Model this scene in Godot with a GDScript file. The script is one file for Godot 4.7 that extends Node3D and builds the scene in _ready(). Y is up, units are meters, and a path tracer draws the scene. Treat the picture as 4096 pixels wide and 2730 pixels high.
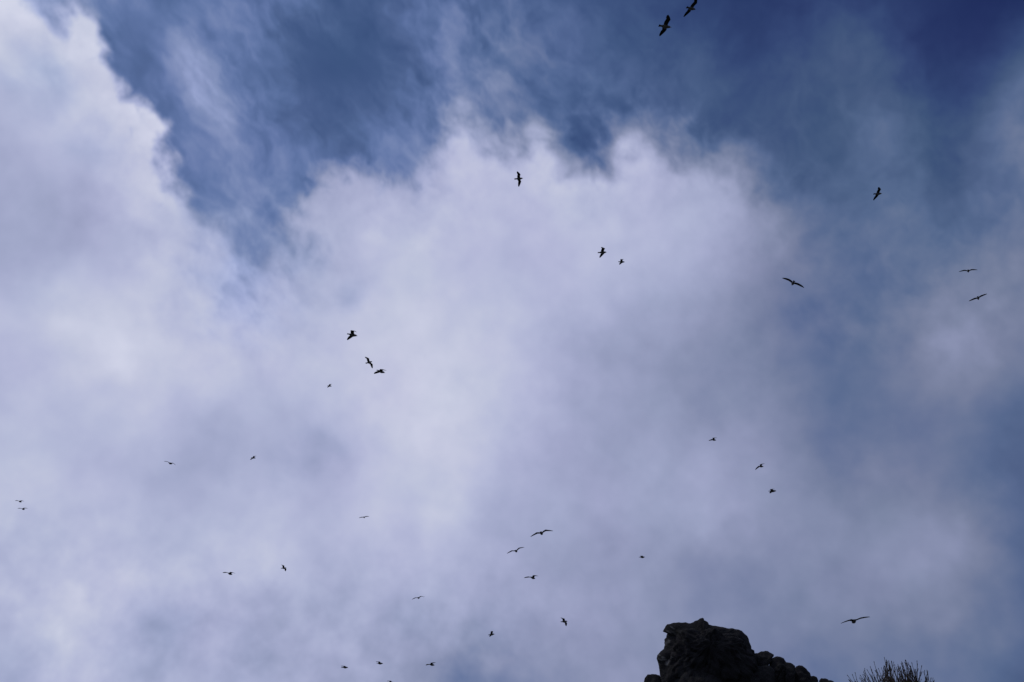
extends Node3D
# A flock of gulls wheeling under broken cloud above a dark crag on a hillside.

const SKY_W := 4096
const SKY_H := 2048
const WIN_X := 1480        # the columns and rows of the sky that are worked out at full detail
const WIN_W := 1136
const WIN_Y := 220
const WIN_H := 704
const COARSE := 4

# Brightness of the cloud masses and of the veil between them, every 3 degrees of azimuth (-48..48) and height (66..15)
var cloud_light: Array = [
	206, 204, 203, 201, 200, 198, 197, 197, 196, 195, 194, 194, 193, 192, 191, 191, 190, 189, 189, 188, 186, 185, 181, 176, 170, 163, 155, 148, 141, 133, 127, 121, 116,
	207, 206, 205, 203, 202, 200, 198, 197, 197, 196, 195, 194, 193, 192, 192, 191, 190, 189, 188, 187, 186, 184, 178, 172, 165, 157, 148, 140, 132, 125, 119, 113, 109,
	209, 207, 206, 205, 203, 201, 200, 198, 197, 196, 195, 194, 194, 193, 192, 191, 190, 189, 188, 187, 185, 181, 175, 168, 160, 151, 142, 133, 125, 118, 113, 108, 104,
	211, 209, 207, 206, 205, 203, 201, 199, 198, 197, 195, 194, 193, 192, 191, 190, 190, 190, 189, 187, 185, 180, 173, 164, 154, 145, 135, 126, 119, 113, 108, 104, 101,
	212, 211, 209, 207, 206, 204, 202, 200, 197, 195, 193, 188, 186, 187, 189, 189, 189, 189, 188, 187, 186, 179, 172, 161, 149, 138, 128, 121, 114, 108, 104, 101, 100,
	212, 212, 211, 208, 208, 208, 204, 200, 191, 180, 169, 167, 170, 178, 187, 188, 188, 188, 187, 186, 184, 177, 166, 150, 137, 126, 120, 113, 109, 104, 101, 100, 100,
	212, 203, 195, 197, 200, 203, 206, 201, 187, 170, 166, 167, 174, 181, 188, 188, 186, 188, 190, 187, 183, 175, 157, 135, 120, 108, 106, 105, 105, 103, 100, 100, 100,
	195, 188, 184, 180, 179, 183, 197, 195, 188, 175, 173, 175, 184, 191, 193, 188, 181, 186, 189, 185, 179, 171, 153, 131, 112, 102, 100, 101, 105, 108, 105, 102, 100,
	184, 179, 173, 168, 165, 164, 177, 182, 187, 183, 182, 181, 188, 193, 194, 191, 187, 182, 178, 175, 166, 155, 143, 128, 113, 113, 109, 106, 110, 111, 110, 108, 105,
	173, 166, 165, 165, 166, 175, 187, 192, 191, 188, 186, 188, 192, 196, 198, 195, 188, 175, 165, 159, 152, 144, 132, 117, 109, 115, 125, 123, 121, 118, 115, 112, 110,
	165, 164, 170, 178, 185, 189, 198, 200, 197, 189, 184, 184, 187, 196, 199, 195, 184, 170, 161, 155, 150, 141, 130, 115, 118, 128, 139, 131, 130, 126, 123, 119, 115,
	171, 181, 185, 183, 181, 181, 189, 191, 185, 171, 175, 174, 177, 195, 198, 192, 176, 166, 161, 159, 157, 145, 131, 113, 118, 119, 121, 116, 120, 124, 128, 128, 123,
	184, 182, 181, 184, 186, 189, 189, 184, 180, 174, 176, 179, 180, 190, 193, 187, 170, 163, 159, 158, 162, 151, 140, 132, 133, 120, 106, 102, 106, 111, 116, 121, 127,
	182, 186, 189, 193, 197, 200, 195, 183, 183, 184, 187, 188, 180, 177, 178, 177, 168, 159, 151, 144, 138, 136, 138, 142, 144, 133, 105, 102, 102, 102, 102, 107, 114,
	192, 197, 198, 192, 186, 181, 180, 184, 188, 186, 179, 173, 172, 167, 164, 162, 159, 156, 151, 145, 139, 136, 133, 136, 135, 121, 103, 104, 103, 103, 102, 102, 102,
	192, 184, 180, 181, 181, 182, 180, 180, 184, 180, 173, 175, 168, 162, 150, 134, 142, 150, 148, 141, 132, 125, 121, 121, 117, 104, 99, 100, 101, 102, 103, 104, 103,
	181, 182, 178, 174, 171, 168, 168, 168, 178, 176, 173, 175, 169, 162, 151, 134, 142, 150, 148, 139, 130, 122, 117, 113, 108, 92, 92, 92, 94, 96, 98, 100, 102,
	171, 168, 168, 168, 168, 168, 168, 168, 175, 177, 174, 174, 171, 163, 153, 133, 142, 151, 147, 138, 129, 121, 116, 112, 103, 92, 92, 92, 92, 92, 92, 92, 93]
var veil_light: Array = [
	110, 108, 107, 108, 112, 117, 115, 112, 108, 100, 93, 92, 103, 115, 113, 107, 100, 94, 88, 83, 78, 74, 70, 66, 62, 61, 59, 59, 62, 65, 64, 61, 58,
	127, 115, 109, 107, 107, 112, 117, 115, 111, 105, 97, 89, 99, 111, 115, 107, 100, 94, 87, 81, 77, 72, 68, 64, 61, 59, 59, 62, 65, 63, 60, 57, 53,
	142, 131, 117, 109, 107, 108, 113, 118, 113, 109, 101, 92, 95, 109, 116, 108, 100, 93, 86, 80, 75, 70, 66, 62, 60, 58, 61, 65, 63, 60, 56, 52, 49,
	148, 142, 132, 117, 109, 107, 109, 115, 116, 111, 101, 92, 90, 102, 112, 110, 109, 101, 93, 87, 81, 75, 68, 61, 59, 60, 64, 64, 60, 56, 52, 49, 47,
	150, 148, 142, 130, 114, 109, 119, 124, 117, 102, 85, 86, 87, 100, 113, 114, 115, 105, 95, 93, 90, 90, 90, 75, 63, 68, 70, 62, 57, 53, 49, 47, 46,
	150, 150, 147, 140, 121, 101, 129, 141, 124, 111, 100, 97, 99, 109, 120, 118, 113, 103, 93, 91, 88, 86, 84, 82, 80, 83, 83, 78, 61, 51, 47, 46, 46,
	150, 150, 150, 144, 134, 110, 110, 125, 121, 120, 111, 108, 112, 119, 126, 126, 123, 118, 112, 107, 101, 96, 94, 94, 90, 90, 96, 88, 68, 74, 78, 62, 46,
	150, 150, 150, 150, 143, 129, 114, 113, 117, 122, 121, 124, 139, 152, 160, 162, 162, 156, 149, 142, 136, 131, 121, 110, 96, 93, 98, 90, 92, 106, 99, 91, 78,
	150, 150, 150, 150, 150, 150, 146, 144, 144, 149, 156, 164, 177, 187, 190, 189, 186, 180, 173, 168, 157, 145, 133, 120, 105, 109, 108, 100, 108, 112, 110, 107, 99,
	150, 150, 154, 157, 162, 173, 182, 187, 191, 188, 186, 188, 192, 196, 198, 195, 188, 175, 165, 159, 152, 144, 132, 117, 109, 115, 125, 123, 121, 118, 116, 113, 110,
	154, 159, 167, 176, 185, 189, 198, 200, 197, 189, 184, 184, 187, 196, 199, 195, 184, 170, 161, 155, 150, 141, 130, 115, 118, 128, 139, 131, 130, 126, 123, 119, 116,
	168, 180, 185, 183, 181, 181, 189, 191, 185, 171, 175, 174, 177, 195, 198, 192, 176, 166, 161, 159, 157, 145, 131, 113, 118, 119, 121, 116, 120, 124, 128, 128, 123,
	184, 182, 181, 184, 186, 189, 189, 184, 180, 174, 176, 179, 180, 190, 193, 187, 170, 163, 159, 158, 162, 151, 140, 132, 133, 120, 106, 102, 106, 111, 116, 121, 127,
	182, 186, 189, 193, 197, 200, 195, 183, 183, 184, 187, 188, 180, 177, 178, 177, 168, 159, 151, 144, 138, 136, 138, 142, 144, 133, 105, 102, 102, 102, 102, 107, 114,
	192, 197, 198, 192, 186, 181, 180, 184, 188, 186, 179, 173, 172, 167, 164, 162, 159, 156, 151, 145, 139, 136, 133, 136, 135, 121, 103, 104, 103, 103, 102, 102, 102,
	192, 184, 180, 181, 181, 182, 180, 180, 184, 180, 173, 175, 168, 162, 150, 134, 142, 150, 148, 141, 132, 125, 121, 121, 117, 104, 99, 100, 101, 102, 103, 104, 103,
	181, 182, 178, 174, 171, 168, 168, 168, 178, 176, 173, 175, 169, 162, 151, 134, 142, 150, 148, 139, 130, 122, 117, 113, 108, 92, 92, 92, 94, 96, 98, 100, 102,
	171, 168, 168, 168, 168, 168, 168, 168, 175, 177, 174, 174, 171, 163, 153, 133, 142, 151, 147, 138, 129, 121, 116, 112, 103, 92, 92, 92, 92, 92, 92, 92, 93]
# Outline of the two heavy cloud masses, azimuth and height in degrees
var cloud_edge: Array = [Vector2(-57.47, 48.93), Vector2(-44.99, 53.65), Vector2(-41.69, 51.47), Vector2(-40.31, 50.72), Vector2(-38.75, 50.61), Vector2(-38.55, 51.33), Vector2(-37.6, 51.93), Vector2(-36.18, 51.96), Vector2(-34.83, 51.18), Vector2(-34.55, 50.37), Vector2(-32.67, 49.66), Vector2(-30.91, 48.94), Vector2(-29.61, 48.35), Vector2(-29.13, 48.27), Vector2(-28.77, 47.39), Vector2(-27.35, 46.16), Vector2(-26.06, 45.29), Vector2(-24.6, 43.87), Vector2(-23.44, 42.58), Vector2(-22.05, 41.18), Vector2(-20.45, 39.94), Vector2(-18.68, 39.96), Vector2(-17.51, 41.71), Vector2(-16.46, 43.42), Vector2(-16, 44.62), Vector2(-17.41, 45.54), Vector2(-16.25, 47.12), Vector2(-14.95, 48.42), Vector2(-13.86, 49.11), Vector2(-12.09, 48.76), Vector2(-10.34, 48.44), Vector2(-8.66, 48.51), Vector2(-6.96, 49.32), Vector2(-6.37, 50.74), Vector2(-5.59, 51.81), Vector2(-4.52, 52.47), Vector2(-3.23, 51.9), Vector2(-1.74, 51.04), Vector2(0.04, 50.61), Vector2(1.37, 50.6), Vector2(2.73, 51.36), Vector2(3.94, 51.05), Vector2(4.98, 50.26), Vector2(6.12, 49.72), Vector2(7.67, 49.97), Vector2(9.22, 50.82), Vector2(11.4, 51.25), Vector2(13.22, 50.54), Vector2(15.08, 49.79), Vector2(16.97, 49.35), Vector2(19.04, 48.63), Vector2(20.77, 47.41), Vector2(22.23, 46.22), Vector2(23.58, 44.67), Vector2(24.12, 43.14), Vector2(24.51, 40.8), Vector2(25.57, 39.01), Vector2(28.9, 38.17), Vector2(31.78, 39.16), Vector2(34.46, 39.69), Vector2(39.01, 39.41), Vector2(50.62, 37.86), Vector2(39.41, 11.14), Vector2(-38.58, 11.26)]

# small places where the cloud is thinner (or, negative, fuller): azimuth, height, radius, how much
var thin: Array = [[-14.36, 33.13, 1.50, 15], [-20.01, 21.79, 1.71, 12], [-26.79, 19.49, 1.57, 8], [-39.13, 47.76, 1.57, 18], [-33.62, 46.13, 1.14, 10], [-0.55, 21.75, 2.71, 10], [-0.71, 23.44, 1.57, 6], [-6.12, 24.24, 1.28, 6], [-14.91, 20.96, 1.71, 8], [-21.91, 24.82, 0.86, -5], [-24.17, 21.95, 1.85, -9], [-12.66, 41.65, 0.86, 10], [-27.79, 35.55, 2.28, -5], [-6.09, 35.79, 3.71, -5]]

var noise_billow := FastNoiseLite.new()
var noise_fine := FastNoiseLite.new()
var noise_wisp := FastNoiseLite.new()
var noise_far := FastNoiseLite.new()
var map_cloud := PackedFloat32Array()
var map_veil := PackedFloat32Array()
var map_edge := PackedFloat32Array()
var map_w := 0
var map_h := 0
var strips: Array = []

func _ready() -> void:
	# ---- camera
	var cam := Camera3D.new()
	cam.name = "camera"
	cam.position = Vector3(0, 1.6, 0)
	cam.rotation_degrees = Vector3(40, 0, 0)
	cam.fov = rad_to_deg(2.0 * atan(tan(deg_to_rad(27.0)) * 2730.0 / 4096.0))
	cam.near = 0.1
	cam.far = 6000.0
	add_child(cam)
	cam.current = true
	# ---- sky
	setup_noise()
	var env := Environment.new()
	env.background_mode = Environment.BG_SKY
	var sky := Sky.new()
	var pano := PanoramaSkyMaterial.new()
	pano.panorama = ImageTexture.create_from_image(make_sky())
	sky.sky_material = pano
	env.sky = sky
	env.tonemap_mode = Environment.TONE_MAPPER_LINEAR
	env.tonemap_exposure = 1.0
	env.sdfgi_enabled = true
	env.ssao_enabled = true
	env.ssil_enabled = true
	var we := WorldEnvironment.new()
	we.name = "world_environment"
	we.environment = env
	add_child(we)
	# ---- sun, veiled by cloud, ahead and to the upper left
	var sun := DirectionalLight3D.new()
	sun.name = "sun"
	sun.light_energy = 0.22
	sun.light_angular_distance = 12.0
	sun.light_color = Color(1.0, 0.96, 0.9)
	sun.shadow_enabled = true
	var sd := direction(-52.0, 60.0)
	sun.look_at_from_position(sd * 50.0, Vector3.ZERO, Vector3.UP)
	add_child(sun)
	# ---- setting
	build_ground()
	build_crag()
	build_shrub()
	build_gulls()

func direction(az: float, el: float) -> Vector3:
	var a := deg_to_rad(az)
	var e := deg_to_rad(el)
	return Vector3(sin(a) * cos(e), sin(e), -cos(a) * cos(e))

# ------------------------------------------------------------------ sky
func fbm(n: FastNoiseLite, s: int, octaves: int, gain := 0.5) -> void:
	n.seed = s
	n.noise_type = FastNoiseLite.TYPE_SIMPLEX_SMOOTH
	n.frequency = 1.0
	n.fractal_type = FastNoiseLite.FRACTAL_FBM
	n.fractal_octaves = octaves
	n.fractal_gain = gain

func setup_noise() -> void:
	fbm(noise_billow, 11, 3)
	fbm(noise_fine, 23, 4, 0.55)
	fbm(noise_wisp, 37, 5, 0.58)
	fbm(noise_far, 5, 4)

func value_map(values: Array, cols: int, rows: int, w: int, h: int) -> PackedFloat32Array:
	var img := Image.create(cols, rows, false, Image.FORMAT_RF)
	for j in rows:
		for i in cols:
			img.set_pixel(i, j, Color(float(values[j * cols + i]), 0, 0))
	img.resize(w, h, Image.INTERPOLATE_CUBIC)
	return img.get_data().to_float32_array()

# signed distance in degrees to the outline of the heavy clouds, inside positive
func edge_distance(p: Vector2) -> float:
	var best := 1e9
	var inside := false
	var n := cloud_edge.size()
	var k := cos(deg_to_rad(p.y))
	for i in n:
		var a: Vector2 = cloud_edge[i]
		var b: Vector2 = cloud_edge[(i + 1) % n]
		if (a.y > p.y) != (b.y > p.y) and p.x < (b.x - a.x) * (p.y - a.y) / (b.y - a.y) + a.x:
			inside = not inside
		var ap := Vector2((p.x - a.x) * k, p.y - a.y)
		var ab := Vector2((b.x - a.x) * k, b.y - a.y)
		var t := clampf(ap.dot(ab) / maxf(ab.length_squared(), 1e-9), 0.0, 1.0)
		best = minf(best, ap.distance_to(ab * t))
	return best if inside else -best

func make_sky() -> Image:
	# maps over azimuth -49.5..49.5 and height 67.5..13.5, a tenth of a degree apart
	map_w = 990
	map_h = 540
	map_cloud = value_map(cloud_light, 33, 18, map_w, map_h)
	map_veil = value_map(veil_light, 33, 18, map_w, map_h)
	var ew := 198
	var eh := 108
	var e := []
	e.resize(ew * eh)
	for j in eh:
		for i in ew:
			e[j * ew + i] = edge_distance(Vector2(-49.5 + (i + 0.5) * 0.5, 67.5 - (j + 0.5) * 0.5))
	map_edge = value_map(e, ew, eh, map_w, map_h)
	# the whole dome coarsely, the part ahead in full detail
	strips.resize(64)
	var dome := work(SKY_W / COARSE, SKY_H / COARSE, 0, 0, SKY_W / COARSE, SKY_H / COARSE)
	dome.resize(SKY_W, SKY_H, Image.INTERPOLATE_CUBIC)
	var ahead := work(SKY_W, SKY_H, WIN_X, WIN_Y, WIN_W, WIN_H)
	dome.blit_rect(ahead, Rect2i(0, 0, WIN_W, WIN_H), Vector2i(WIN_X, WIN_Y))
	# the panorama starts straight ahead: turn the dome half round
	var turned := Image.create(SKY_W, SKY_H, false, Image.FORMAT_RGBF)
	turned.blit_rect(dome, Rect2i(SKY_W / 2, 0, SKY_W / 2, SKY_H), Vector2i(0, 0))
	turned.blit_rect(dome, Rect2i(0, 0, SKY_W / 2, SKY_H), Vector2i(SKY_W / 2, 0))
	return turned

func work(full_w: int, full_h: int, x0: int, y0: int, w: int, h: int) -> Image:
	var n := 32
	var id := WorkerThreadPool.add_group_task(sky_strip.bind(full_w, full_h, x0, y0, w, h, n), n)
	WorkerThreadPool.wait_for_group_task_completion(id)
	var bytes := PackedByteArray()
	for i in n:
		bytes.append_array(strips[i])
	return Image.create_from_data(w, h, false, Image.FORMAT_RGBF, bytes)

func sky_strip(k: int, full_w: int, full_h: int, x0: int, y0: int, w: int, h: int, n: int) -> void:
	var from := h * k / n
	var to := h * (k + 1) / n
	var out := PackedFloat32Array()
	out.resize((to - from) * w * 3)
	var at := 0
	for j in range(from, to):
		var el := 90.0 - (y0 + j + 0.5) / full_h * 180.0
		for i in w:
			var az := (x0 + i + 0.5) / full_w * 360.0 - 180.0
			var c := sky_color(az, el)
			out[at] = c.x
			out[at + 1] = c.y
			out[at + 2] = c.z
			at += 3
	strips[k] = out.to_byte_array()

func look(m: PackedFloat32Array, az: float, el: float) -> float:
	var x := clampf((az + 49.5) * 10.0 - 0.5, 0.0, map_w - 1.001)
	var y := clampf((67.5 - el) * 10.0 - 0.5, 0.0, map_h - 1.001)
	var i := int(x)
	var j := int(y)
	var u := x - i
	var v := y - j
	var o := j * map_w + i
	return lerpf(lerpf(m[o], m[o + 1], u), lerpf(m[o + map_w], m[o + map_w + 1], u), v)

const RAMP := [[30.0, 22, 78], [46.0, 33, 92], [64.0, 48, 109], [75.0, 56, 120], [85.0, 64, 129], [105.0, 85, 149], [125.0, 112, 162], [145.0, 136, 177], [170.0, 163, 203], [190.0, 184, 220], [200.0, 195, 227], [212.0, 208, 236], [235.0, 234, 247]]

func sky_color(az: float, el: float) -> Vector3:
	if el < -1.0:
		return Vector3(0.05, 0.05, 0.055)
	var d := direction(az, maxf(el, 0.0))
	# slow drift of the masses, then finer curls
	var wx := noise_billow.get_noise_3dv(d * 5.0) * 1.3 + noise_fine.get_noise_3dv(d * 22.0 + Vector3(9, 0, 0)) * 0.7
	var wy := noise_billow.get_noise_3dv(d * 5.0 + Vector3(31, 7, 3)) * 1.3 + noise_fine.get_noise_3dv(d * 22.0 + Vector3(0, 17, 0)) * 0.7
	var kx := 1.0 / maxf(cos(deg_to_rad(el)), 0.2)
	var cloud := look(map_cloud, az + wx * kx, el + wy)
	var veil := look(map_veil, az + wx * kx, el + wy)
	# torn veil: fibres drawn out from upper left to lower right
	var ax := az * cos(deg_to_rad(el))
	var along := (ax - el) * 0.707 + wx * 0.7
	var across := (ax + el) * 0.707 + wy * 0.7
	var wisp := noise_wisp.get_noise_3d(along * 0.12, across * 0.17, 3.0)
	var fibre := 0.5 - absf(noise_wisp.get_noise_3d(along * 0.16, across * 0.26, 9.0)) * 1.9
	var wisp2 := noise_wisp.get_noise_3d(along * 0.6, across * 0.85, 5.0)
	var s := look(map_edge, az, el)
	var rough := absf(noise_billow.get_noise_3dv(d * 10.0)) * 2.0 - 0.4 + noise_fine.get_noise_3dv(d * 26.0 + Vector3(3, 3, 3)) * 0.7
	s += rough + (wisp * 0.9 + wisp2 * 0.5) * smoothstep(-40.0, -5.0, az + 12.0)
	# thin, torn edges towards the right and low down, crisper at the upper left
	var soft := lerpf(0.75, 2.6, smoothstep(-26.0, 20.0, az)) + 2.2 * smoothstep(47.0, 41.0, el) * smoothstep(2.0, -14.0, az)
	var m := smoothstep(-soft, soft * 0.8, s)
	# clear air, paler towards the sun and the horizon, with the veil torn thick and thin over it
	var air := clampf(84.0 - 0.85 * (az + 12.0), 47.0, 100.0) + (50.0 - el) * 0.6
	var torn := (wisp * 1.9 + fibre * 0.9 + wisp2 * 0.8) * lerpf(0.85, 0.32, smoothstep(-8.0, 18.0, az)) / (1.0 + maxf(0.0, veil - air - 15.0) / 45.0)
	var v := air + (veil - air) * clampf(1.0 + torn, 0.0, 2.6)
	var c := cloud + noise_billow.get_noise_3dv(d * 11.0 + Vector3(2, 2, 2)) * 9.0 + (noise_fine.get_noise_3dv(d * 30.0) * 5.0 + wisp2 * 1.6) * (1.0 + 1.6 * smoothstep(30.0, 23.0, el) * smoothstep(10.0, -5.0, az) + 1.2 * smoothstep(5.0, 1.0, s))
	var g := lerpf(v, c, m)
	var gap := 0.0
	for q2 in thin:
		var dx: float = (az + wx * 1.2 - q2[0]) * cos(deg_to_rad(el))
		var dy: float = el + wy * 1.2 - q2[1]
		var far: float = (dx * dx + dy * dy) / (q2[2] * q2[2])
		if far < 5.0:
			var less: float = q2[3] * exp(-far) * (1.0 + wisp * 1.6)
			g -= less
			gap += maxf(less, 0.0)
	# beyond the part ahead the same broken cloud goes on
	var beyond := maxf(smoothstep(44.0, 60.0, absf(az)), maxf(smoothstep(64.0, 74.0, el), smoothstep(17.0, 8.0, el)))
	var cloudy := m
	if beyond > 0.0:
		var n := noise_far.get_noise_3dv(d * 2.2) + noise_fine.get_noise_3dv(d * 8.0) * 0.22
		var fm := smoothstep(-0.5, 0.3, n)
		var sunward := d.dot(direction(-52.0, 60.0)) * 0.5 + 0.5
		var thin_air := lerpf(66.0, 104.0, sunward) + (noise_fine.get_noise_3dv(d * 7.0 + Vector3(4, 4, 4)) + 0.3) * 34.0
		var fg := lerpf(thin_air, lerpf(130.0, 192.0, sunward) + noise_billow.get_noise_3dv(d * 6.0) * 18.0, fm)
		fg = lerpf(fg, lerpf(128.0, 160.0, sunward), smoothstep(18.0, 6.0, el))
		g = lerpf(g, fg, beyond)
		cloudy = lerpf(m, fm, beyond)
	g = clampf(g, 34.0, 228.0)
	var r := 0.0
	var b := 0.0
	for i in range(1, RAMP.size()):
		if g <= RAMP[i][0] or i == RAMP.size() - 1:
			var t: float = (g - RAMP[i - 1][0]) / (RAMP[i][0] - RAMP[i - 1][0])
			r = lerpf(RAMP[i - 1][1], RAMP[i][1], t)
			b = lerpf(RAMP[i - 1][2], RAMP[i][2], t)
			break
	# thin air shows bluer, thick cloud greyer
	var tint := noise_billow.get_noise_3dv(d * 8.0 + Vector3(50, 0, 0))
	r += lerpf(-1.0, 1.0, cloudy) + tint * 2.0
	b += tint * 1.5 - 4.0 * smoothstep(180.0, 200.0, g)
	# gaps show the blue behind
	r -= gap * 0.2
	b += gap * 0.05
	# sunlit veil in front of deep blue air
	var lit := (1.0 - cloudy) * smoothstep(98.0, 125.0, g) * smoothstep(6.0, -12.0, az)
	r -= 5.0 * lit
	b += 9.0 * lit
	# less blue air light shows in the clouds away from the sun
	var away := smoothstep(2.0, 30.0, az) * smoothstep(66.0, 92.0, g) * smoothstep(150.0, 125.0, g)
	r += 2.0 * away
	b -= 7.0 * away
	return Vector3(lin(r), lin(g), lin(b))

func lin(v: float) -> float:
	return pow((clampf(v, 0.0, 255.0) / 255.0 + 0.055) / 1.055, 2.4)

# ------------------------------------------------------------------ materials and helpers
func noise_texture(s: int, freq: float, low: Color, high: Color, octaves := 5) -> NoiseTexture2D:
	var n := FastNoiseLite.new()
	n.seed = s
	n.frequency = freq
	n.fractal_octaves = octaves
	var g := Gradient.new()
	g.set_color(0, low)
	g.set_color(1, high)
	var t := NoiseTexture2D.new()
	t.width = 512
	t.height = 512
	t.seamless = true
	t.noise = n
	t.color_ramp = g
	return t

func relief(s: int, freq: float, strength: float) -> NoiseTexture2D:
	var n := FastNoiseLite.new()
	n.seed = s
	n.frequency = freq
	n.fractal_octaves = 5
	var t := NoiseTexture2D.new()
	t.width = 512
	t.height = 512
	t.seamless = true
	t.as_normal_map = true
	t.bump_strength = strength
	t.noise = n
	return t

func grey(v: float, warm := 0.0) -> Color:
	return Color(v * (1.0 + warm), v, v * (1.0 - warm)).linear_to_srgb()

func tag(o: Node, label: String, category: String, group := "") -> void:
	o.set_meta("label", label)
	o.set_meta("category", category)
	if group != "":
		o.set_meta("group", group)

func mesh_node(called: String, mesh: Mesh, mat: Material, parent: Node) -> MeshInstance3D:
	var o := MeshInstance3D.new()
	o.name = called
	o.mesh = mesh
	o.material_override = mat
	parent.add_child(o, true)
	return o

# ------------------------------------------------------------------ ground
var hill_noise := FastNoiseLite.new()

func hill_height(x: float, z: float) -> float:
	var d := -z
	var up := 0.0
	if d > 5.0:
		up = (1.6 + d * 0.345) * smoothstep(5.0, 20.0, d)
	up = minf(up, 22.0)
	up *= smoothstep(130.0, 60.0, absf(x)) * smoothstep(190.0, 120.0, d)
	return up + hill_noise.get_noise_2d(x, z) * 0.5 * smoothstep(4.0, 12.0, d) * smoothstep(140.0, 100.0, absf(x)) - 0.05

func build_ground() -> void:
	hill_noise.seed = 4
	hill_noise.frequency = 0.12
	hill_noise.fractal_octaves = 4
	var soil := StandardMaterial3D.new()
	soil.albedo_texture = noise_texture(8, 0.02, Color(0.035, 0.038, 0.02).linear_to_srgb(), Color(0.09, 0.085, 0.05).linear_to_srgb())
	soil.normal_enabled = true
	soil.normal_texture = relief(9, 0.03, 6.0)
	soil.roughness = 0.95
	soil.uv1_triplanar = true
	soil.uv1_world_triplanar = true
	soil.uv1_scale = Vector3(0.3, 0.3, 0.3)
	var plane := PlaneMesh.new()
	plane.size = Vector2(5000, 5000)
	plane.subdivide_width = 20
	plane.subdivide_depth = 20
	var g := mesh_node("ground", plane, soil, self)
	g.position = Vector3(0, -0.1, 0)
	g.set_meta("kind", "structure")
	var st := SurfaceTool.new()
	st.begin(Mesh.PRIMITIVE_TRIANGLES)
	var nx := 130
	var nz := 110
	for j in nz + 1:
		for i in nx + 1:
			var x := -140.0 + 280.0 * i / nx
			var z := -1.0 - 190.0 * j / nz
			var y := hill_height(x, z)
			if i == 0 or j == 0 or i == nx or j == nz:
				y = -0.3
			st.add_vertex(Vector3(x, y, z))
	for j in nz:
		for i in nx:
			var a := j * (nx + 1) + i
			for q in [a, a + nx + 1, a + 1, a + 1, a + nx + 1, a + nx + 2]:
				st.add_index(q)
	st.generate_normals()
	var h := mesh_node("hillside", st.commit(), soil, self)
	h.set_meta("kind", "structure")

# ------------------------------------------------------------------ crag
var rock_noise := FastNoiseLite.new()
var rock_crack := FastNoiseLite.new()
var rock_block := FastNoiseLite.new()
var stains: Array = [[Vector3(4.94, 14.77, -29.50), 0.10], [Vector3(4.81, 14.49, -29.50), 0.07], [Vector3(4.52, 13.90, -29.50), 0.10], [Vector3(4.74, 13.75, -29.50), 0.07], [Vector3(5.42, 14.82, -29.50), 0.04]]

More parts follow.
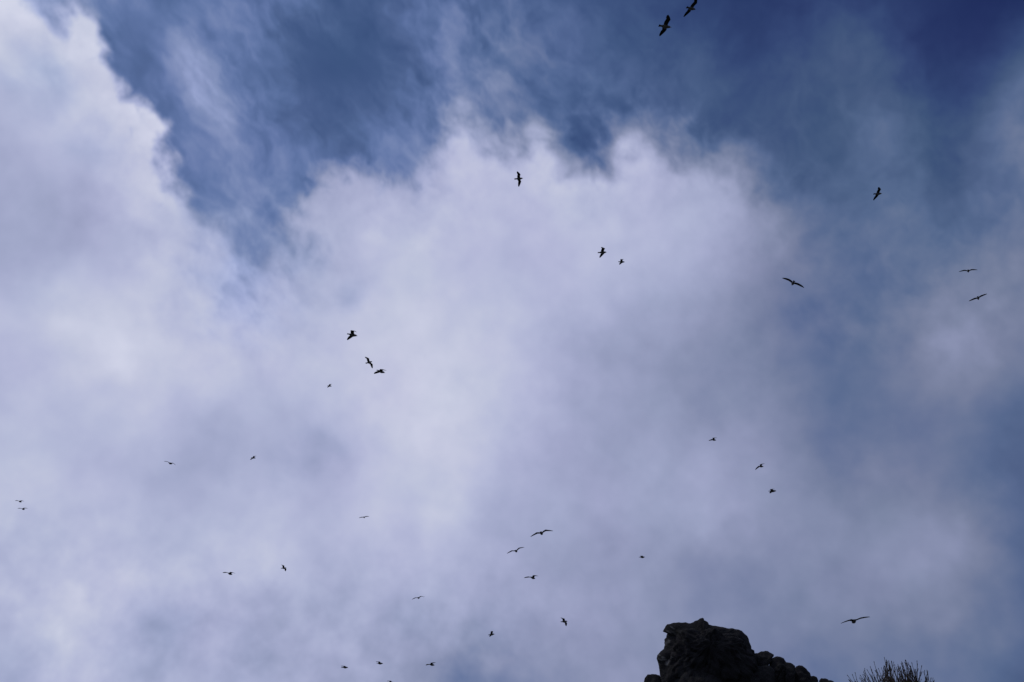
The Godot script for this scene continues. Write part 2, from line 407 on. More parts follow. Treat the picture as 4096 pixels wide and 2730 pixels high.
# kind, how far off, half depth, outline (x, y) of the broadest section
var outlines: Array = [
	["rock_tower", 30, 1.5, [Vector2(4.184, 12.637), Vector2(4.332, 12.970), Vector2(4.466, 13.261), Vector2(4.506, 13.551), Vector2(4.507, 13.748), Vector2(4.478, 13.897), Vector2(4.458, 13.996), Vector2(4.490, 14.109), Vector2(4.568, 14.210), Vector2(4.685, 14.285), Vector2(4.705, 14.374), Vector2(4.730, 14.425), Vector2(4.710, 14.501), Vector2(4.733, 14.603), Vector2(4.800, 14.719), Vector2(4.851, 14.809), Vector2(4.775, 14.840), Vector2(4.717, 14.874), Vector2(4.750, 14.965), Vector2(4.817, 15.069), Vector2(4.889, 15.116), Vector2(5.029, 15.153), Vector2(5.130, 15.168), Vector2(5.244, 15.195), Vector2(5.342, 15.179), Vector2(5.455, 15.195), Vector2(5.575, 15.160), Vector2(5.648, 15.147), Vector2(5.727, 15.187), Vector2(5.821, 15.247), Vector2(5.885, 15.265), Vector2(5.961, 15.318), Vector2(6.031, 15.342), Vector2(6.072, 15.326), Vector2(6.088, 15.258), Vector2(6.143, 15.239), Vector2(6.195, 15.200), Vector2(6.218, 15.142), Vector2(6.348, 15.095), Vector2(6.468, 15.069), Vector2(6.589, 15.043), Vector2(6.711, 15.030), Vector2(6.779, 14.991), Vector2(6.889, 14.978), Vector2(6.953, 14.996), Vector2(7.022, 14.959), Vector2(7.168, 14.944), Vector2(7.236, 14.900), Vector2(7.273, 14.822), Vector2(7.348, 14.745), Vector2(7.403, 14.655), Vector2(7.407, 14.565), Vector2(7.438, 14.450), Vector2(7.451, 14.374), Vector2(7.464, 14.298), Vector2(7.519, 14.260), Vector2(7.524, 14.172), Vector2(7.574, 13.996), Vector2(7.544, 13.649), Vector2(7.554, 13.258), Vector2(7.690, 12.637)]],
	["boulder", 30.1, 0.45, [Vector2(7.428, 14.189), Vector2(7.627, 14.209), Vector2(7.744, 14.259), Vector2(7.871, 14.290), Vector2(7.954, 14.269), Vector2(8.018, 14.214), Vector2(8.107, 14.163), Vector2(8.103, 14.113), Vector2(8.008, 14.038), Vector2(7.948, 13.938), Vector2(7.901, 13.801), Vector2(7.652, 12.864), Vector2(7.353, 12.769), Vector2(7.323, 13.813)]],
	["boulder", 29.9, 0.45, [Vector2(8.009, 13.963), Vector2(8.150, 14.010), Vector2(8.256, 13.992), Vector2(8.343, 13.943), Vector2(8.386, 13.843), Vector2(8.398, 13.757), Vector2(8.349, 13.560), Vector2(8.078, 12.553), Vector2(7.657, 12.553), Vector2(7.830, 13.609), Vector2(7.907, 13.856)]],
	["boulder", 29.8, 0.4, [Vector2(8.331, 13.785), Vector2(8.450, 13.778), Vector2(8.561, 13.728), Vector2(8.610, 13.667), Vector2(8.631, 13.520), Vector2(8.416, 12.470), Vector2(8.282, 12.238), Vector2(7.922, 12.307), Vector2(8.114, 13.569)]],
	["boulder", 29.7, 0.4, [Vector2(8.625, 13.607), Vector2(8.717, 13.651), Vector2(8.798, 13.639), Vector2(8.922, 13.541), Vector2(9.006, 13.419), Vector2(9.009, 13.322), Vector2(8.835, 12.341), Vector2(8.722, 12.110), Vector2(8.330, 12.110), Vector2(8.501, 13.383)]],
	["boulder", 29.6, 0.3, [Vector2(8.956, 13.276), Vector2(9.065, 13.290), Vector2(9.151, 13.247), Vector2(9.175, 13.151), Vector2(9.012, 12.235), Vector2(8.909, 12.120), Vector2(8.701, 12.120), Vector2(8.878, 13.175)]],
	["boulder", 29.5, 0.3, [Vector2(9.177, 13.112), Vector2(9.260, 13.174), Vector2(9.359, 13.164), Vector2(9.438, 13.138), Vector2(9.481, 13.017), Vector2(9.273, 12.108), Vector2(8.952, 12.108), Vector2(9.109, 12.969)]],
	["boulder", 29.4, 0.3, [Vector2(9.389, 13.085), Vector2(9.491, 13.068), Vector2(9.565, 13.030), Vector2(9.626, 12.931), Vector2(9.416, 12.027), Vector2(9.146, 12.049), Vector2(9.321, 12.978)]],
	["boulder", 29.3, 0.5, [Vector2(3.790, 12.127), Vector2(3.913, 12.989), Vector2(3.940, 13.093), Vector2(4.043, 13.200), Vector2(4.162, 13.219), Vector2(4.277, 13.205), Vector2(4.380, 13.181), Vector2(4.432, 12.989), Vector2(4.320, 12.059), Vector2(3.979, 11.946)]],
	["boulder", 29.4, 0.5, [Vector2(6.837, 13.312), Vector2(7.090, 13.432), Vector2(7.381, 13.481), Vector2(7.623, 13.517), Vector2(7.740, 13.515), Vector2(7.856, 13.360), Vector2(7.736, 12.232), Vector2(7.590, 11.913), Vector2(6.587, 11.913), Vector2(6.678, 13.025)]],
	["boulder", 28.9, 0.6, [Vector2(4.949, 12.971), Vector2(5.155, 13.160), Vector2(5.441, 13.231), Vector2(5.756, 13.160), Vector2(6.012, 12.995), Vector2(6.168, 12.784), Vector2(6.071, 11.738), Vector2(4.726, 11.738), Vector2(4.809, 12.738)]]]

# footing stones under the crag: place, half sizes, boxiness, tilt, roughness
var rocks: Array = [
	[Vector3(5.91, 11.65, -30.60), Vector3(2.14, 1.48, 1.05), 2.6, 0, 0.1],
	[Vector3(8.17, 11.53, -30.50), Vector3(1.47, 1.48, 1.13), 2.6, 8, 0.1],
	[Vector3(9.88, 11.83, -30.20), Vector3(0.98, 0.98, 0.85), 2.4, 8, 0.1],
	[Vector3(4.15, 11.55, -29.60), Vector3(0.96, 1.05, 0.86), 2.4, -8, 0.1]]

func rock_push(w: Vector3, size: float) -> float:
	var p := (0.62 + rock_block.get_noise_3dv(w * 1.1 + Vector3(0.3, 0.3, 0.3) * rock_noise.get_noise_3dv(w))) * minf(0.22, size * 0.2)
	p += (0.62 + rock_block.get_noise_3dv(w * 3.7)) * minf(0.07, size * 0.1)
	p += rock_noise.get_noise_3dv(w * 6.0) * 0.03
	return p - pow(1.0 - absf(rock_crack.get_noise_3dv(w * 0.8)), 14.0) * 0.08

func rock_color(w: Vector3) -> Color:
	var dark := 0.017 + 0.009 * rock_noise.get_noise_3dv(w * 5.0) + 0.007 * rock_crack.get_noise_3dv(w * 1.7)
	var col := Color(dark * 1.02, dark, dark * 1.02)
	for sp in stains:
		var near: float = Vector2(w.x - sp[0].x, (w.y - sp[0].y) * 0.55).length() / sp[1]
		if near < 1.0:
			var streak := rock_noise.get_noise_3d(w.x * 9.0, w.y * 2.2, w.z * 9.0) + rock_noise.get_noise_3dv(w * 14.0) * 0.5
			if streak > 0.12:
				col = col.lerp(Color(0.15, 0.145, 0.13), minf(0.9, (streak - 0.12) * 6.0))
	return col

# a rock whose sections, front to back, shrink and break away from its broadest outline
func outline_mesh(pts: Array, z: float, deep: float, centre: Vector3, slices: int) -> ArrayMesh:
	var ring := []
	var n := pts.size()
	var grow := 1.0 if deep > 1.0 else 1.05
	for i in n:
		var a: Vector2 = Vector2(centre.x, centre.y) + (pts[i] - Vector2(centre.x, centre.y)) * grow
		var b: Vector2 = Vector2(centre.x, centre.y) + (pts[(i + 1) % n] - Vector2(centre.x, centre.y)) * grow
		var steps := maxi(1, int(ceil(a.distance_to(b) / 0.055)))
		for k in steps:
			ring.append(a.lerp(b, float(k) / steps))
	var m := ring.size()
	# the outline with its small notches worn away, for the sections front and back
	var worn := []
	var reach := mini(14, m / 14)
	for i in m:
		var sum := Vector2.ZERO
		for k in range(-reach, reach + 1):
			sum += ring[(i + k + 2 * m) % m] / (2.0 * reach + 1.0)
		worn.append(sum)
	var mid := Vector2(centre.x, centre.y)
	var st := SurfaceTool.new()
	st.begin(Mesh.PRIMITIVE_TRIANGLES)
	st.set_smooth_group(0)
	for j in slices + 1:
		var turn := (2.0 * j / slices - 1.0) * PI / 2.0
		var t := signf(turn) * pow(absf(sin(turn)), 0.8)
		var f := pow(absf(cos(turn)), 0.75)
		for i in m:
			var p: Vector2 = mid + (ring[i].lerp(worn[i], smoothstep(0.05, 0.5, absf(t))) - mid) * f
			# the face leans back
			var w := Vector3(p.x, p.y - t * deep * 0.48, -z + t * deep)
			var out := Vector3((ring[i] - mid).normalized().x * f, (ring[i] - mid).normalized().y * f, t).normalized()
			var inner := smoothstep(0.0, 0.35, absf(t))
			var push := rock_push(w, minf(1.1, deep)) * lerpf(0.25, 1.2, inner) - 0.16 * inner * minf(1.0, deep)
			push += rock_noise.get_noise_3dv(w * 8.0) * 0.02
			w += out * push
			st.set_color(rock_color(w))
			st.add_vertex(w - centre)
	for j in slices:
		for i in m:
			var i2 := (i + 1) % m
			var a := j * m + i
			var b := j * m + i2
			for q in [a, b, a + m, b, b + m, a + m]:
				st.add_index(q)
	st.generate_normals()
	return st.commit()

func boulder_mesh(at: Vector3, half: Vector3, boxy: float, tilt: float, rough: float, n: int) -> ArrayMesh:
	var st := SurfaceTool.new()
	st.begin(Mesh.PRIMITIVE_TRIANGLES)
	var index := {}
	var count := 0
	var turn := Basis(Vector3(0, 0, 1), deg_to_rad(-tilt))
	var size := (half.x + half.y + half.z) / 3.0
	var faces := [[Vector3.RIGHT, Vector3.UP, Vector3.BACK], [Vector3.LEFT, Vector3.UP, Vector3.FORWARD], [Vector3.UP, Vector3.BACK, Vector3.RIGHT], [Vector3.DOWN, Vector3.FORWARD, Vector3.RIGHT], [Vector3.BACK, Vector3.UP, Vector3.LEFT], [Vector3.FORWARD, Vector3.UP, Vector3.RIGHT]]
	for f in faces:
		var ids := []
		for j in n + 1:
			for i in n + 1:
				var u := tan((2.0 * i / n - 1.0) * PI / 4.0)
				var v := tan((2.0 * j / n - 1.0) * PI / 4.0)
				var d: Vector3 = (f[0] + f[1] * v + f[2] * u).normalized()
				var key := Vector3i(d * 100000.0)
				if not index.has(key):
					var norm := pow(pow(absf(d.x), boxy) + pow(absf(d.y), boxy) + pow(absf(d.z), boxy), 1.0 / boxy)
					var p := turn * (d / norm * half)
					var w := at + p
					var push := rock_noise.get_noise_3dv(w * 0.8) * rough * size * 1.6 + rock_push(w, size)
					var out := (turn * (d / half)).normalized()
					p += out * push
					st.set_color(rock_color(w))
					st.set_smooth_group(0)
					st.add_vertex(p)
					index[key] = count
					count += 1
				ids.append(index[key])
		for j in n:
			for i in n:
				var a: int = ids[j * (n + 1) + i]
				var b: int = ids[j * (n + 1) + i + 1]
				var c: int = ids[(j + 1) * (n + 1) + i]
				var e: int = ids[(j + 1) * (n + 1) + i + 1]
				for q in [a, c, b, b, c, e]:
					st.add_index(q)
	st.generate_normals()
	return st.commit()

func build_crag() -> void:
	fbm(rock_noise, 61, 4)
	fbm(rock_crack, 62, 2)
	rock_block.seed = 63
	rock_block.noise_type = FastNoiseLite.TYPE_CELLULAR
	rock_block.cellular_return_type = FastNoiseLite.RETURN_DISTANCE2_SUB
	rock_block.cellular_jitter = 1.0
	rock_block.frequency = 1.0
	rock_block.fractal_type = FastNoiseLite.FRACTAL_NONE
	var basalt := StandardMaterial3D.new()
	basalt.vertex_color_use_as_albedo = true
	basalt.roughness = 0.95
	basalt.metallic_specular = 0.2
	basalt.normal_enabled = true
	basalt.normal_texture = relief(64, 0.04, 9.0)
	basalt.uv1_triplanar = true
	basalt.uv1_world_triplanar = true
	basalt.uv1_scale = Vector3(0.9, 0.9, 0.9)
	var crag := Node3D.new()
	crag.name = "rock_crag"
	crag.position = Vector3(7.0, 9.0, -30.0)
	add_child(crag)
	tag(crag, "dark craggy rock tower with a trail of boulders at the bottom edge", "rock")
	for r in rocks:
		var at: Vector3 = r[0]
		var o := mesh_node("boulder", boulder_mesh(at, r[1], r[2], r[3], r[4], 30), basalt, crag)
		o.position = at - crag.position
	for r in outlines:
		var c := Vector2.ZERO
		for p in r[3]:
			c += p / r[3].size()
		var centre := Vector3(c.x, c.y, -r[1])
		var o := mesh_node(r[0], outline_mesh(r[3], r[1], r[2], centre, 64 if r[2] > 1.0 else 28), basalt, crag)
		o.position = centre - crag.position
		if r[0] == "rock_tower":
			o.set_meta("label", "main rock tower with pale streaks of bird droppings")

# ------------------------------------------------------------------ shrub
func tube(st: SurfaceTool, pts: Array, r0: float, r1: float, sides := 5) -> void:
	var prev := []
	for i in pts.size():
		var p: Vector3 = pts[i]
		var t: Vector3 = (pts[mini(i + 1, pts.size() - 1)] - pts[maxi(i - 1, 0)]).normalized()
		var a := t.cross(Vector3(0.3, 0.1, 1.0)).normalized()
		var b := t.cross(a)
		var r := lerpf(r0, r1, float(i) / (pts.size() - 1))
		var ring := []
		for k in sides:
			var w := TAU * k / sides
			ring.append(p + (a * cos(w) + b * sin(w)) * r)
		if i > 0:
			for k in sides:
				var k2 := (k + 1) % sides
				for q in [prev[k], ring[k], prev[k2], prev[k2], ring[k], ring[k2]]:
					st.add_vertex(q)
		prev = ring

func bud(st: SurfaceTool, p: Vector3, t: Vector3, r: float) -> void:
	tube(st, [p - t * r * 1.6, p - t * r * 0.4, p + t * r * 1.8], r * 0.6, r * 0.9, 4)
	tube(st, [p + t * r * 1.8, p + t * r * 3.0], r * 0.8, r * 0.1, 4)

func build_shrub() -> void:
	var tops: Array = [Vector2(-1.26, 0.80), Vector2(-1.10, 0.76), Vector2(-0.96, 0.95), Vector2(-0.73, 1.08), Vector2(-0.53, 1.06), Vector2(-0.32, 1.30), Vector2(-0.18, 1.34), Vector2(0.04, 1.42), Vector2(0.29, 1.30), Vector2(0.43, 1.34), Vector2(0.61, 1.11), Vector2(0.77, 1.06), Vector2(0.83, 0.87), Vector2(1.03, 0.76)]
	var base: Vector3 = Vector3(10.04, 10.94, -26.00)
	base.y = hill_height(base.x, base.z) - 0.03
	var lift: float = Vector3(10.04, 10.94, -26.00).y - base.y
	var bark := StandardMaterial3D.new()
	bark.albedo_texture = noise_texture(71, 0.05, Color(0.03, 0.022, 0.014).linear_to_srgb(), Color(0.075, 0.056, 0.036).linear_to_srgb())
	bark.roughness = 0.9
	bark.uv1_triplanar = true
	bark.uv1_scale = Vector3(4, 4, 4)
	var shrub := Node3D.new()
	shrub.name = "bare_shrub"
	shrub.position = base
	add_child(shrub)
	tag(shrub, "bare twiggy shrub with many thin upright stems right of the rock", "shrub")
	var rng := RandomNumberGenerator.new()
	rng.seed = 77
	for s in 280:
		var f := clampf(rng.randfn(0.54, 0.2), 0.06, 0.97) * (tops.size() - 1)
		var i := int(f)
		var top: Vector2 = tops[i].lerp(tops[mini(i + 1, tops.size() - 1)], f - i)
		if s < tops.size():
			top = tops[s]
		else:
			top.y -= absf(rng.randfn(0.0, 0.24)) + (rng.randf_range(0.1, 0.6) if s > 90 else 0.0)
		var depth := rng.randf_range(-0.9, 0.9) * (0.4 if s < tops.size() else 1.0)
		var end := Vector3(top.x, top.y + lift - depth * 0.4, depth)
		var foot := Vector3(rng.randf_range(-0.35, 0.35) + top.x * 0.25, 0.0, depth * 0.25)
		foot.y = hill_height(base.x + foot.x, base.z + foot.z) - base.y - 0.03
		var pts := []
		var bow := Vector3(signf(top.x) * rng.randf_range(0.0, 0.16), 0, rng.randf_range(-0.1, 0.1))
		for k in 15:
			var t := k / 14.0
			var p := foot.lerp(end, t) + bow * sin(PI * t)
			p += Vector3(rng.randfn(0, 0.02), 0, rng.randfn(0, 0.02)) * sin(PI * t)
			pts.append(p)
		var st := SurfaceTool.new()
		st.begin(Mesh.PRIMITIVE_TRIANGLES)
		var thick := rng.randf_range(0.012, 0.02)
		tube(st, pts, thick, 0.0055)
		bud(st, end, (pts[14] - pts[13]).normalized(), rng.randf_range(0.009, 0.014))
		for w in rng.randi_range(4, 8):
			var k := rng.randi_range(5, 13)
			var from: Vector3 = pts[k]
			var along: Vector3 = (pts[k + 1] - pts[k]).normalized()
			var side := Vector3(rng.randf_range(-1, 1), rng.randf_range(0.1, 0.5), rng.randf_range(-1, 1)).normalized()
			var reach := rng.randf_range(0.08, 0.38) * (1.1 - k / 16.0)
			var mid := from + (along * 0.6 + side * 0.6) * reach * 0.5
			var tip := mid + (along * 0.95 + side * 0.25) * reach * 0.6
			tube(st, [from, mid, tip], 0.008, 0.0045, 4)
			bud(st, tip, (tip - mid).normalized(), rng.randf_range(0.006, 0.011))
		if s in [6, 7, 8, 9]:
			for w in 7:
				var k := rng.randi_range(8, 13)
				bud(st, pts[k] + Vector3(rng.randfn(0, 0.02), 0, 0.01), Vector3(rng.randfn(0, 0.7), 1, 0).normalized(), rng.randf_range(0.012, 0.02))
		st.generate_normals()
		mesh_node("stem", st.commit(), bark, shrub)

# ------------------------------------------------------------------ gulls
# place, heading, pitch, bank, then for the left and the right wing: lift and forward sweep of the arm, lift and backward sweep of the hand (degrees); what sets it apart
var gulls: Array = [
	[8.1, 42.31, -25.12, -68.4, 13.2, -8.4, 24.3, 24.7, -3.5, 19.8, 17.7, 22.6, 5.7, 30.1, "gull cut off by the top edge of the picture"],
	[5.89, 35.72, -21.83, -81.5, -0.1, -14.7, 19.9, 16.1, -4.8, 25.5, 17.9, 13.5, -14.8, 28.2, "large gull gliding just below the gull cut by the top edge"],
	[0.39, 46.09, -38.43, -95.0, 2.5, -6.1, 7.6, 9.6, -12.2, 24.4, 3.2, 9.9, -11.6, 22.8, "gull with one bent wingtip crossing the top of the large middle cloud"],
	[21.35, 45.86, -39.38, -93.3, 2.0, -8.5, 16.2, 12.6, -12.2, 32.9, 11.0, 10.9, -11.3, 33.0, "lone gull seen from below over the dark grey cloud at upper right"],
	[4.98, 40.97, -39.32, -91.5, 2.9, -13.8, 15.8, 13.5, -8.9, 33.7, 10.9, 14.1, -14.5, 32.5, "larger leading gull of the pair over the middle of the big cloud"],
	[8.06, 53.57, -52.88, -86.9, 0.9, -20.9, 10.5, 5.4, -0.9, 19.2, 11.8, -8.0, -24.2, -3.0, "smaller gull just below right of the gull pair over the big cloud"],
	[14.71, 37.7, -38.31, -0.1, 15.2, -24.9, 20.2, 8.3, -16.3, 28.7, 10.6, 10.7, -21.5, 32.9, "long winged gull tilted down to the right above the right half"],
	[34.72, 54.79, -55.11, -24.4, 15.4, -9.9, 24.8, 20.3, -6.8, 6.0, 21.3, 23.8, -11.6, 12.9, "upper gull of the two near the right edge"],
	[33.19, 49.9, -52.81, -27.5, 6.0, 3.0, 20.6, 28.8, -8.6, 15.0, 22.5, 15.8, -1.7, 14.2, "lower gull of the two near the right edge, right wing raised"],
	[-7.54, 32.29, -36.13, -68.3, 3.5, -13.5, 10.6, 5.2, -10.6, 27.3, 13.2, -16.3, -30.0, -8.6, "topmost gull of the cluster of four left of centre"],
	[-9.8, 44.69, -53.64, -107.9, 5.4, 1.0, 7.1, 12.5, -7.2, 22.7, 10.7, 13.7, -13.7, 18.0, "gull with upright spread wings in the cluster left of centre"],
	[-6.93, 34.46, -41.67, -55.2, 3.7, -17.9, -4.0, -14.6, 2.8, 8.3, -5.8, -24.7, -15.3, -4.7, "gull with low flat wings, rightmost of the cluster left of centre"],
	[-20.09, 68.9, -87.91, -66.0, 7.9, -12.9, 8.4, -3.0, 0.5, 16.2, 9.7, -9.0, -16.1, -2.6, "tiny gull at the lower left of the cluster left of centre"],
	[16.68, 48.75, -68.92, -71.4, 1.6, -15.4, 6.9, -17.3, 9.2, 8.3, 7.4, -32.2, -13.5, -3.3, "upper gull of the descending line of three at right"],
	[19.41, 44.46, -66.31, -73.9, 7.3, -7.9, 12.5, -7.1, -13.3, 25.5, 5.4, -26.4, -14.2, 0.7, "middle gull of the descending line of three at right, steep wings"],
	[16.58, 35.37, -55.11, -96.3, -1.5, -14.8, 1.1, -8.2, 3.8, 13.7, 2.1, -24.4, -13.8, -10.7, "lowest gull of the descending line of three at right"],
	[-29.06, 48.49, -72.07, -22.7, 16.2, -21.7, 15.4, -5.5, -3.9, 12.9, 10.1, -0.2, -17.4, 16.6, "thin winged gull gliding alone left of centre, dipping to the right"],
	[-26.22, 57.98, -85.63, -57.6, 13.3, -6.6, 0.0, -11.7, 3.3, 9.4, 4.2, -14.3, -14.3, -4.4, "small dark gull right of the thin gliding gull, left of centre"],
	[-52.87, 57.73, -93.73, -22.0, 10.8, -11.4, 14.5, -10.9, -1.0, 13.2, 11.6, -13.6, -10.3, 10.0, "upper gull of the close pair at the far left edge"],
	[-50.97, 55.45, -91.44, -21.1, 11.8, -7.7, 14.4, -12.3, 1.0, 11.7, 9.4, -26.6, -4.2, -4.6, "lower gull of the close pair at the far left edge"],
	[-18.6, 65.81, -111.04, -1.2, 5.6, 9.6, 16.6, 13.0, -7.6, 17.3, 20.4, 22.9, -11.1, 15.3, "small flat winged gull alone below the cluster of four, left of centre"],
	[1.57, 28.16, -47.6, -11.7, 9.2, 8.7, 20.7, 32.7, -14.6, 7.8, 26.4, 32.3, -15.8, 4.1, "largest gliding gull of the three below centre, wings bowed"],
	[0.27, 33.79, -60.08, -16.8, 14.1, 11.9, 24.8, 14.2, -9.8, 14.9, 28.2, 29.0, -11.9, 21.5, "middle gull of the three below centre, left wing lowest"],
	[1.35, 31.99, -60.35, -45.1, 4.3, -9.8, 14.5, -16.2, -2.7, 18.8, 10.0, -30.9, -12.9, 11.3, "lowest gull of the three below centre"],
	[10.55, 40.55, -73.72, -101.8, -4.3, -13.7, -5.0, 4.9, 10.9, 19.3, 0.6, 7.4, -14.5, 29.3, "compact gull with folded looking wings above the rock tower"],
	[-19.61, 34.06, -63.84, -31.4, 7.6, -12.6, 11.0, -21.1, -0.5, 3.0, 5.9, -30.5, -10.3, 8.1, "flat winged gull low in the left third"],
	[-19.66, 42.2, -78.82, -96.6, 0.2, -0.5, 8.4, 14.5, -4.3, 24.8, 12.5, 11.6, -12.2, 21.5, "small gull with upright wings beside the flat winged gull at lower left"],
	[-8.94, 44.45, -89.25, -19.0, 13.4, 3.8, 13.1, -0.4, -14.9, 17.6, 14.2, -7.1, -20.1, 12.3, "thin winged gull low in the middle left, above the bottom row"],
	[-1.58, 33.96, -73.7, -84.1, 11.2, -1.1, 12.5, 2.8, 2.9, 20.5, 20.3, 10.4, -13.9, 26.7, "gull with narrow raised wing low in the middle, left of the rock"],
	[3.61, 31.41, -65.76, -107.7, -2.1, 2.6, 2.7, 11.5, -7.1, 22.5, 5.4, 11.0, -9.5, 26.4, "gull with spread upright wings nearest the left of the rock tower"],
	[14.01, 19.24, -38.88, 0.9, 8.0, 9.5, 0.3, -45.0, -8.1, 4.8, 9.6, -9.7, -3.5, 18.6, "gull soaring between the rock tower and the shrub"],
	[-12.59, 31.38, -73.74, -78.8, 1.0, -10.4, -0.7, -17.1, 8.0, 40.7, 2.1, -12.8, -10.6, 51.7, "leftmost gull of the bottom row, wings hidden behind its body"],
	[-9.83, 31.21, -72.57, -84.2, -0.6, -11.0, 4.1, -15.5, 11.5, 37.3, 9.3, -12.6, -11.5, 45.2, "second gull of the bottom row, one wing above its back"],
	[-5.58, 29.2, -67.87, -54.1, 4.4, -7.5, 7.1, -23.9, 2.8, 2.8, 2.7, -37.9, -3.3, 0.0, "rightmost gull of the bottom row with one raised wing"],
	[-8.99, 30.08, -73.41, -84.7, -0.9, -10.2, 3.9, -15.4, 11.4, 37.2, 9.3, -12.5, -11.4, 45.2, "gull half cut off by the bottom edge of the picture"]]

const RINGS := [
	[-0.214, 0.004, 0.011, 0.013], [-0.205, 0.006, 0.025, 0.027], [-0.185, 0.009, 0.036, 0.038], [-0.160, 0.008, 0.040, 0.042], [-0.130, 0.003, 0.045, 0.048],
	[-0.095, 0.0, 0.056, 0.059], [-0.055, 0.0, 0.066, 0.068], [-0.015, 0.0, 0.068, 0.070], [0.025, 0.002, 0.063, 0.065], [0.065, 0.005, 0.055, 0.055],
	[0.105, 0.008, 0.045, 0.041], [0.140, 0.010, 0.040, 0.026], [0.170, 0.010, 0.043, 0.015], [0.205, 0.009, 0.052, 0.009], [0.235, 0.008, 0.060, 0.006], [0.246, 0.008, 0.052, 0.004]]
const SIDES := 12
const FIRST := 5     # the rings between which the wing joins the body
const LAST := 9
const CHORD := [0.0, 0.18, 0.42, 0.72, 1.0]
const THICK := [0.25, 1.0, 0.85, 0.4, 0.12]

func add_ring_point(st: SurfaceTool, p: Vector3, c: Color) -> void:
	st.set_color(c)
	st.add_vertex(p)

func quad(st: SurfaceTool, a: int, b: int, c: int, d: int) -> void:
	for q in [a, b, c, a, c, d]:
		st.add_index(q)

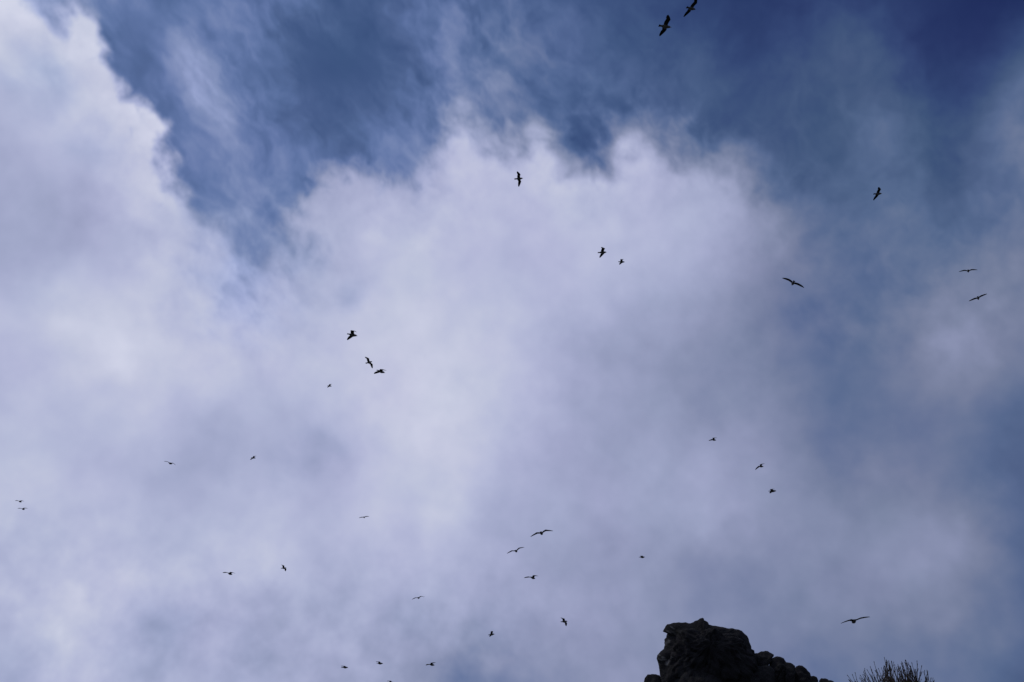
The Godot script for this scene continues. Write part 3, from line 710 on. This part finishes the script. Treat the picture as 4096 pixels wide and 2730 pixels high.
func gull_mesh(g: Array) -> ArrayMesh:
	var st := SurfaceTool.new()
	st.begin(Mesh.PRIMITIVE_TRIANGLES)
	st.set_smooth_group(0)
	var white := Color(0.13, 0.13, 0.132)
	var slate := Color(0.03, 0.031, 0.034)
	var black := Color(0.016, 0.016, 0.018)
	var count := 0
	for r in RINGS:
		for k in SIDES:
			var w := TAU * k / SIDES
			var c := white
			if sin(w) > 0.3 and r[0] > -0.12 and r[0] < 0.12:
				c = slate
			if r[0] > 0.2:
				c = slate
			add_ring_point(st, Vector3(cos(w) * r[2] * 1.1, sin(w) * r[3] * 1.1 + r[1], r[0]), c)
			count += 1
	for i in RINGS.size() - 1:
		for k in SIDES:
			if i >= FIRST and i < LAST and (k == 0 or k == 5):
				continue
			var k2 := (k + 1) % SIDES
			quad(st, i * SIDES + k, i * SIDES + k2, (i + 1) * SIDES + k2, (i + 1) * SIDES + k)
	for e in [0, RINGS.size() - 1]:
		var o: int = e * SIDES
		for k in range(1, SIDES - 1):
			var tri := [o, o + k + 1, o + k] if e == 0 else [o, o + k, o + k + 1]
			for q in tri:
				st.add_index(q)
	for side in [-1, 1]:
		var q0: int = 6 if side < 0 else 10
		var lift := deg_to_rad(g[q0])
		var fore := deg_to_rad(g[q0 + 1])
		var hand_lift := deg_to_rad(g[q0 + 2])
		var back := deg_to_rad(g[q0 + 3])
		var arm := Vector3(side * cos(lift) * cos(fore), sin(lift), -cos(lift) * sin(fore))
		var hand := Vector3(side * cos(hand_lift) * cos(back), sin(hand_lift), cos(hand_lift) * sin(back))
		var shoulder := Vector3(side * 0.05, 0.025, -0.085)
		var wrist := shoulder + arm * 0.25
		# leading edge, chord, thickness, how far along the hand
		var stations := []
		for u in [0.14, 0.3, 0.5, 0.7, 0.86]:
			stations.append([shoulder + arm * 0.25 * u + Vector3(0, 0, 0.012 * sin(PI * u)), lerpf(0.163, 0.17, u), lerpf(0.036, 0.032, u), 0.0])
		for v in [0.0, 0.07, 0.16, 0.28, 0.42, 0.56, 0.7, 0.82, 0.91, 0.97, 1.0]:
			var chord: float = lerpf(0.17, 0.135, smoothstep(0.0, 0.8, v)) * sqrt(maxf(0.0, 1.0 - pow(maxf(0.0, v - 0.3) / 0.71, 1.8)))
			if v > 0.1 and v < 0.2:
				chord *= 0.93
			stations.append([wrist + hand * 0.40 * v + Vector3(0, 0.006 * sin(PI * v), -0.014 * sin(PI * v)), maxf(chord, 0.004), lerpf(0.030, 0.012, v), clampf(v * 1.6 + 0.25, 0.0, 1.0)])
		var upper := []
		var lower := []
		var ku := 1 if side > 0 else 5
		var kl := 0 if side > 0 else 6
		for i in range(FIRST, LAST + 1):
			upper.append(i * SIDES + ku)
			lower.append(i * SIDES + kl)
		for s in stations:
			var w: float = s[3]
			var span: Vector3 = arm.lerp(hand, w).normalized()
			var rear := Vector3(0, 0.13, 0.99)
			var c: Vector3 = (rear - span * rear.dot(span) * lerpf(0.35, 0.72, w)).normalized()
			var n: Vector3 = c.cross(span) * side
			n = n.normalized()
			var nu := []
			var nl := []
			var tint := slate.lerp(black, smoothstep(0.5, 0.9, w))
			for f in 5:
				var p: Vector3 = s[0] + c * (s[1] * CHORD[f])
				var sag: float = -0.008 * CHORD[f] * CHORD[f] * s[1] / 0.16
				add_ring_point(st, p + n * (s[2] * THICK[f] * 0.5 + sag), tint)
				nu.append(count)
				count += 1
			for f in 5:
				var p: Vector3 = s[0] + c * (s[1] * CHORD[f])
				var sag: float = -0.008 * CHORD[f] * CHORD[f] * s[1] / 0.16
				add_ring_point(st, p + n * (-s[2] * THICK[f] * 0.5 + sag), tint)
				nl.append(count)
				count += 1
			join(st, upper, lower, nu, nl, side)
			upper = nu
			lower = nl
		# close the wingtip
		for f in 4:
			if side > 0:
				quad(st, upper[f], upper[f + 1], lower[f + 1], lower[f])
			else:
				quad(st, upper[f], lower[f], lower[f + 1], upper[f + 1])
	st.generate_normals()
	return st.commit()

func join(st: SurfaceTool, u0: Array, l0: Array, u1: Array, l1: Array, side: int) -> void:
	var loop0 := u0.duplicate()
	var loop1 := u1.duplicate()
	for f in range(4, -1, -1):
		loop0.append(l0[f])
		loop1.append(l1[f])
	for i in 10:
		var j := (i + 1) % 10
		if side > 0:
			quad(st, loop0[i], loop0[j], loop1[j], loop1[i])
		else:
			quad(st, loop0[i], loop1[i], loop1[j], loop0[j])

func build_gulls() -> void:
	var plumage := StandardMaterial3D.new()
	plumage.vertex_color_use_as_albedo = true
	plumage.roughness = 0.9
	plumage.metallic_specular = 0.15
	var horn := StandardMaterial3D.new()
	horn.albedo_color = Color(0.12, 0.095, 0.03).linear_to_srgb()
	horn.roughness = 0.6
	# beak: slightly hooked, shared by all
	var bs := SurfaceTool.new()
	bs.begin(Mesh.PRIMITIVE_TRIANGLES)
	tube(bs, [Vector3(0, 0.004, -0.208), Vector3(0, 0.003, -0.225)], 0.0125, 0.010, 8)
	tube(bs, [Vector3(0, 0.003, -0.225), Vector3(0, 0.000, -0.247)], 0.010, 0.008, 8)
	tube(bs, [Vector3(0, 0.000, -0.247), Vector3(0, -0.004, -0.258), Vector3(0, -0.010, -0.263)], 0.008, 0.001, 8)
	bs.generate_normals()
	var beak := bs.commit()
	for n in gulls.size():
		var g: Array = gulls[n]
		var o := MeshInstance3D.new()
		o.name = "gull" if n == 0 else "gull_%03d" % n
		o.mesh = gull_mesh(g)
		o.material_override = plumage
		var b := Basis(Vector3.UP, deg_to_rad(g[3])) * Basis(Vector3.RIGHT, deg_to_rad(g[4])) * Basis(Vector3.BACK, deg_to_rad(g[5]))
		o.transform = Transform3D(b, Vector3(g[0], g[1], g[2]))
		add_child(o, true)
		tag(o, g[14], "gull", "gulls wheeling in the sky")
		mesh_node("beak", beak, horn, o)
